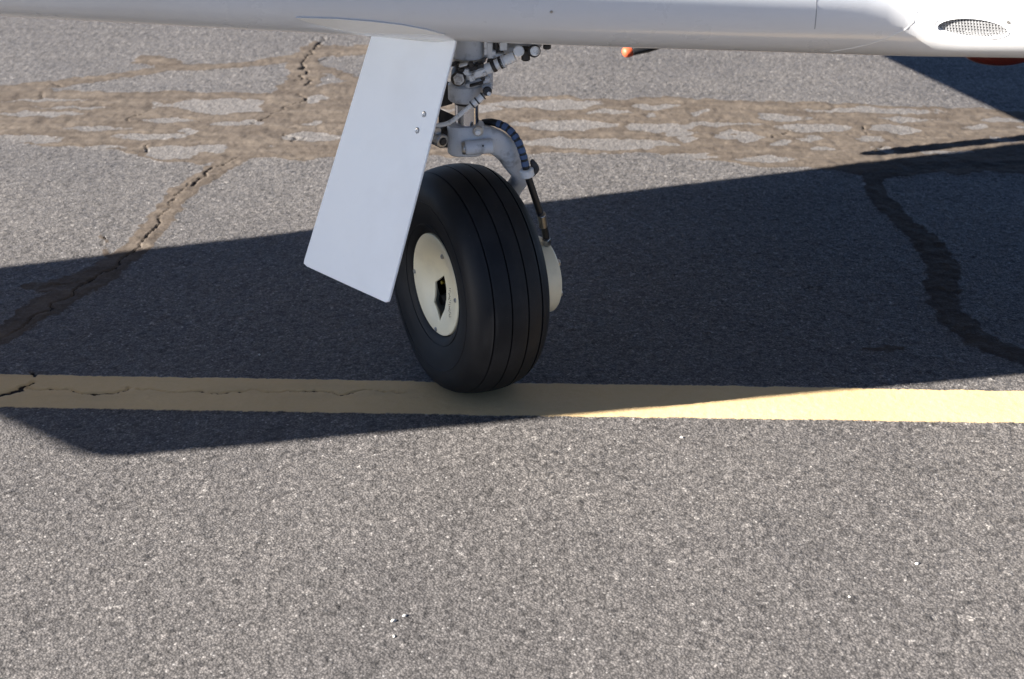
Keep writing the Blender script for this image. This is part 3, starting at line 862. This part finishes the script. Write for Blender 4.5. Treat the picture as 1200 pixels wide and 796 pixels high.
# fittings cluster in the wheel bay
bay = MB().box(S(585, 50, .05), .13, .06, .02, None, .003).build('bay_bracket', 'gear', plane)
rgn = np.random.default_rng(11)
for (x, y, w_, h_, m_) in ((574, 58, .010, .03, 'nylon'), (581, 55, .008, .022, 'grime'), (586, 59, .012, .018, 'grime'), (590, 53, .014, .016, 'nylon'), (578, 63, .009, .014, 'gear_white'), (596, 58, .009, .012, 'grime'), (569, 54, .006, .03, 'gear_white'), (584, 64, .02, .006, 'gear_white')):
    MB().box(S(x, y, .0 + rgn.uniform(-.02, .01)), w_, .02, h_, None, .0015).build('fitting', m_, bay)
rod('hydraulic_line', [S(572, 66, .01), S(582, 70, .0), S(596, 60, .0), S(612, 52, .01)], .0032, 'grime', bay, 8, True)
rod('hydraulic_line', [S(570, 52, -.01), S(576, 62, -.015), S(572, 74, -.02), S(576, 84, -.01)], .0028, 'grime', bay, 8, True)

# ---- thin white door rod crossing the piston
drod = rod('door_rod', [S(512, 147, -.035), S(522, 145.5, -.04), S(531, 141, -.045), S(548, 127, -.05), S(560, 117.5, -.05), S(570, 108, -.035)], .0042, 'gear_white', plane, 12, True)
a, b = S(552, 124, -.05), S(566, 112.5, -.045)
MB().cyl(a, b, .0068, .0068, 16, .001).build('sleeve', 'gear_white', drod)
dd = (b - a).normalized()
for q in (.05, .45, .95):
    c_ = a.lerp(b, q); MB().cyl(c_, c_ + dd * .0025, .0076, .0076, 14).build('band', 'grime', drod)
MB().cyl(S(571, 107, -.055), S(571, 107, -.02), .0085, .0085, 12, .002).build('end_ball', 'grime', drod)
MB().cyl(S(573, 110, -.06), S(573, 110, -.05), .004, .004, 6).build('nut', 'nylon', drod)

# ---- fork: head round the piston, arm curving to the inboard side and down to the axle
hx, hy_ = 548, 162
top, bot = S(546, 145).z, S(546, 179).z
hc = S(546, 162)
R = []
for z_, kx, ky in ((bot, .030, .026), (bot + .004, .034, .030), (bot + .02, .0355, .031), (top - .004, .0345, .030), (top, .0325, .028)):
    R.append([Vector((hc.x + kx * math.copysign(abs(math.cos(k * math.pi / 16)) ** .7, math.cos(k * math.pi / 16)), hc.y + ky * math.copysign(abs(math.sin(k * math.pi / 16)) ** .7, math.sin(k * math.pi / 16)), z_)) for k in range(32)])
fork = MB().ring_loft(R).build('fork', 'gear', plane, smooth=45)
# arm (flattened, tapering)
axle_in = WC - AX * .100
arm_pts = [(S(552, 160, .0), .028, .024), (S(572, 163, .006), .030, .022), (S(590, 173, .02), .029, .020), (S(602, 190, .035), .026, .018), (S(610, 207, .05), .021, .016),
           (Vector((axle_in.x - .004, axle_in.y + .012, .36)), .020, .013), (Vector((axle_in.x, axle_in.y + .008, .28)), .022, .012), (axle_in + Vector((0, 0, .0)), .026, .012)]
P, _ = spline([q[0] for q in arm_pts], [0] * len(arm_pts), 5)
_, ra = spline([q[0] for q in arm_pts], [q[1] for q in arm_pts], 5)
_, rb = spline([q[0] for q in arm_pts], [q[2] for q in arm_pts], 5)
R = []
for i, p in enumerate(P):
    tg = (P[min(i + 1, len(P) - 1)] - P[max(i - 1, 0)]).normalized()
    q = i / (len(P) - 1)
    wd_ = FWD.lerp(Vector((0, -1, 0)), .2)                      # broad way faces along the wheel
    wd_ = (wd_ - tg * wd_.dot(tg)).normalized(); th_ = tg.cross(wd_)
    R.append([p + wd_ * rb[i] * math.copysign(abs(math.cos(k * math.pi / 10)) ** .75, math.cos(k * math.pi / 10)) + th_ * ra[i] * .8 * math.copysign(abs(math.sin(k * math.pi / 10)) ** .75, math.sin(k * math.pi / 10)) for k in range(20)])
MB().ring_loft(R).build('fork_arm', 'gear', fork, smooth=50)
a, b = S(545, 173.5, -.038), S(578, 171, -.032)
MB().cyl(a, b, .0135, .0135, 28, .002).build('pivot_boss', 'gear', fork)
MB().cyl(a - (b - a).normalized() * .006, a, .0115, .0125, 24, .001).build('boss_cap', 'steel', fork)
b_ = S(560, 154, -.032)
MB().cyl(b_ + Vector((0, .006, 0)), b_ + Vector((0, -.002, 0)), .0095, .0095, 20, .001).build('washer', 'steel', fork)
MB().cyl(b_, b_ + Vector((0, -.008, -.001)), .006, .0055, 6, .001).build('bolt', 'gear_white', fork)
MB().cyl(S(566, 171, -.049), S(566, 171, -.044), .002, .002, 8).build('grease_hole', 'grime', fork)
# dark lever and lugs on the door side of the fork
lever = MB().add([S(514, 127, .03), S(534, 136, .03), S(534, 146, .03), S(514, 144, .03), S(514, 127, .045), S(534, 136, .045), S(534, 146, .045), S(514, 144, .045)],
                 [[0, 1, 2, 3], [7, 6, 5, 4], [0, 4, 5, 1], [1, 5, 6, 2], [2, 6, 7, 3], [3, 7, 4, 0]]).build('torque_lever', 'grime', plane, smooth=0)
MB().box(S(524, 160, .0), .028, .03, .036, None, .004).build('lever_block', 'grime', lever)
MB().add([S(519, 93, .03), S(534, 100, .03), S(530, 122, .03), S(515, 126, .03), S(519, 93, .05), S(534, 100, .05), S(530, 122, .05), S(515, 126, .05)],
         [[0, 1, 2, 3], [7, 6, 5, 4], [0, 4, 5, 1], [1, 5, 6, 2], [2, 6, 7, 3], [3, 7, 4, 0]]).build('lever_web', 'grime', lever, smooth=0)
a, b = S(507, 160, -.02), S(519, 166, -.045)
MB().cyl(a, b, .013, .013, 20, .002).build('lever_pin', 'steel', lever)
MB().cyl(b, b + (b - a).normalized() * .004, .0075, .0065, 12, .001).build('pin_nut', 'grime', lever)
MB().cyl(S(509, 149, -.02), S(513, 154, -.04), .007, .007, 14, .001).build('lever_stud', 'steel', lever)

# ---- brake hose with blue and black spiral wrap, white clamp, fitting
hp = [(566, 144, .03), (578, 143.5, .02), (594, 150, .01), (606, 164, .0), (613, 182, -.005), (618, 204, -.005), (625, 226, .005), (633, 250, .02), (638, 268, .04), (641, 284, .06)]
HP = [S(*q) for q in hp]
hose = rod('brake_hose', HP, .0068, 'black', plane, 14, True)
PP, _ = spline(HP, [0] * len(HP), 14)
n_band = 0
for i in range(6, len(PP)):
    pass
acc = 0; last = 0; marks = []
for i in range(1, len(PP)):
    acc += (PP[i] - PP[i - 1]).length
    marks.append(acc)
def along(s_):
    for i, q in enumerate(marks):
        if q >= s_:
            p0 = marks[i - 1] if i else 0
            return PP[i].lerp(PP[i + 1], (s_ - p0) / max(q - p0, 1e-6))
    return PP[-1]
s_ = .030; k = 0
ends = {}
clamp_s = min(range(len(PP)), key=lambda i: (PP[i] - S(618, 203, -.005)).length)
clamp_s = marks[clamp_s - 1]
while s_ < clamp_s - .016:
    L_ = .0095 if k % 3 else .0075
    a, b = along(s_), along(s_ + L_)
    MB().tube([a, along(s_ + L_ / 2), b], .0075, 14, False).build('wrap_band', 'blue', hose)
    s_ += L_ + .0045; k += 1
a, b = along(clamp_s - .008), along(clamp_s + .008)
MB().cyl(a, b, .0135, .0135, 18, .002).build('clamp', 'nylon', hose)
a = at(634.5, 251, SY + .015); b = at(636.5, 265, SY + .03)
MB().cyl(a, b, .0088, .0088, 16, .001).build('fitting', 'steel', hose)
MB().cyl(S(640, 279, .05), S(641, 287, .062), .009, .0075, 6, .001).build('union_nut', 'steel', hose)
rod('clamp_tail', [S(622, 205, -.005), S(627, 198, .0), S(624, 190, .0), S(622, 188, .0)], [.006, .008, .005, .003], 'grime', hose, 8, True)

# ---- gear door: flat plate hanging outboard of the strut, with its flared upper edge
def plate(front, thick, nrm):
    n_ = len(front); f2 = [p - nrm * thick for p in front]
    return list(front) + f2, [list(range(n_)), list(range(2 * n_ - 1, n_ - 1, -1))] + [[i, i + n_, (i + 1) % n_ + n_, (i + 1) % n_] for i in range(n_)]
DTL, DTR, DBR, DBL = at(436, 40, .14), at(534, 47, -.05), at(455, 355, -.10), at(356, 311, .09)
# make it planar through three corners
nrm = (DTR - DBL).cross(DBR - DBL).normalized()
if nrm.dot(CAM - DBL) < 0: nrm = -nrm
def on_door(x, y):
    d = ray_px(x, y); return CAM + d * ((DBL - CAM).dot(nrm) / d.dot(nrm))
outline = [(436, 38), (486, 41), (534, 47.5), (533, 54), (494.5, 205), (456.5, 350), (455, 354), (451, 354.5), (408, 335), (359, 312.5), (355.5, 309), (356, 305), (396, 172)]
v_, f_ = plate([on_door(*q) for q in outline], .0045, nrm)
door = MB().add(v_, f_).build('gear_door', 'door', plane, smooth=30)
bv = door.modifiers.new('bevel', 'BEVEL'); bv.width = .0016; bv.segments = 2; bv.limit_method = 'ANGLE'
# flared top panel that follows the wing skin
fl = [(534.5, 47.2), (520, 39), (500, 33.5), (470, 28), (435, 24), (395, 21), (346, 19.5), (362, 25), (390, 31.5), (415, 37), (434, 42), (470, 46), (510, 50)]
fp = []
for q in fl:
    h, n2 = on_wing(*q)
    p = on_door(*q)
    if h is not None:
        k = max(0.0, min(1.0, (q[0] - 346) / (434 - 346)))
        near = h + n2 * .0025
        if q[1] < 40 or q[0] < 430: p = near if (near - CAM).length < (p - CAM).length or q[0] < 430 else p
    fp.append(p)
fn = Vector((-.3, -.8, -.4)).normalized()
v_, f_ = plate(fp, .002, fn)
tag(MB().add(v_, f_).build('door_top_flange', 'door', door, smooth=60), 'pale curved flange where the gear door meets the wing')
scr = None
for x, y in ((497, 134), (489, 153)):
    p_ = on_door(x, y)
    if scr is None:
        scr = MB().lathe((0, 0, 0), nrm, [(-.003, .0055), (.0008, .0055), (.0016, .0045), (.0010, .0022), (-.0006, .002), (-.0006, .0001)], 16).build('screw', 'steel'); s_ = scr
    else:
        s_ = scr.copy(); COL.objects.link(s_)
    s_.location = p_; s_.parent = door
# ================================================================== loose stones on the asphalt
M['pebble'] = dirty(mat('pale_stone', rough=.7), (.46, .44, .40), (.30, .26, .22), 200)
rg = np.random.default_rng(8)
for x, y, s_, lb in ((799, 513, 5, 'tiny pale stone on grey asphalt just below the sunlit part of the yellow line'), (461, 728, 6, 'largest of three tiny pale stones lying close together on the foreground asphalt'),
                     (474, 722, 5, 'rightmost of three tiny pale stones lying close together on the foreground asphalt'), (462, 746, 4, 'lowest of three tiny pale stones lying close together on the foreground asphalt'),
                     (1075, 661, 5, 'tiny pale stone alone on the sunlit asphalt at far lower right'), (996, 700, 4, 'tiny pale stone at lower right, below and left of the far right one'),
                     (304, 416, 4, 'tiny pale stone in the wing shadow just above the yellow line')):
    bm = bmesh.new(); bmesh.ops.create_icosphere(bm, subdivisions=2, radius=1)
    for q in bm.verts: q.co *= 1 + rg.uniform(-.22, .22)
    r_ = s_ * .00065
    bmesh.ops.scale(bm, vec=(r_ * 1.25, r_ * .9, r_ * .6), verts=bm.verts)
    me = bpy.data.meshes.new('pebble'); bm.to_mesh(me); bm.free(); me.materials.append(M['pebble']); me.shade_smooth()
    o = bpy.data.objects.new('pebble', me); COL.objects.link(o)
    p = atz(x, y); o.location = (p.x, p.y, r_ * .25); o.rotation_euler = (0, 0, rg.uniform(0, 6))
    tag(o, lb, 'stone', 'loose stones on the asphalt')
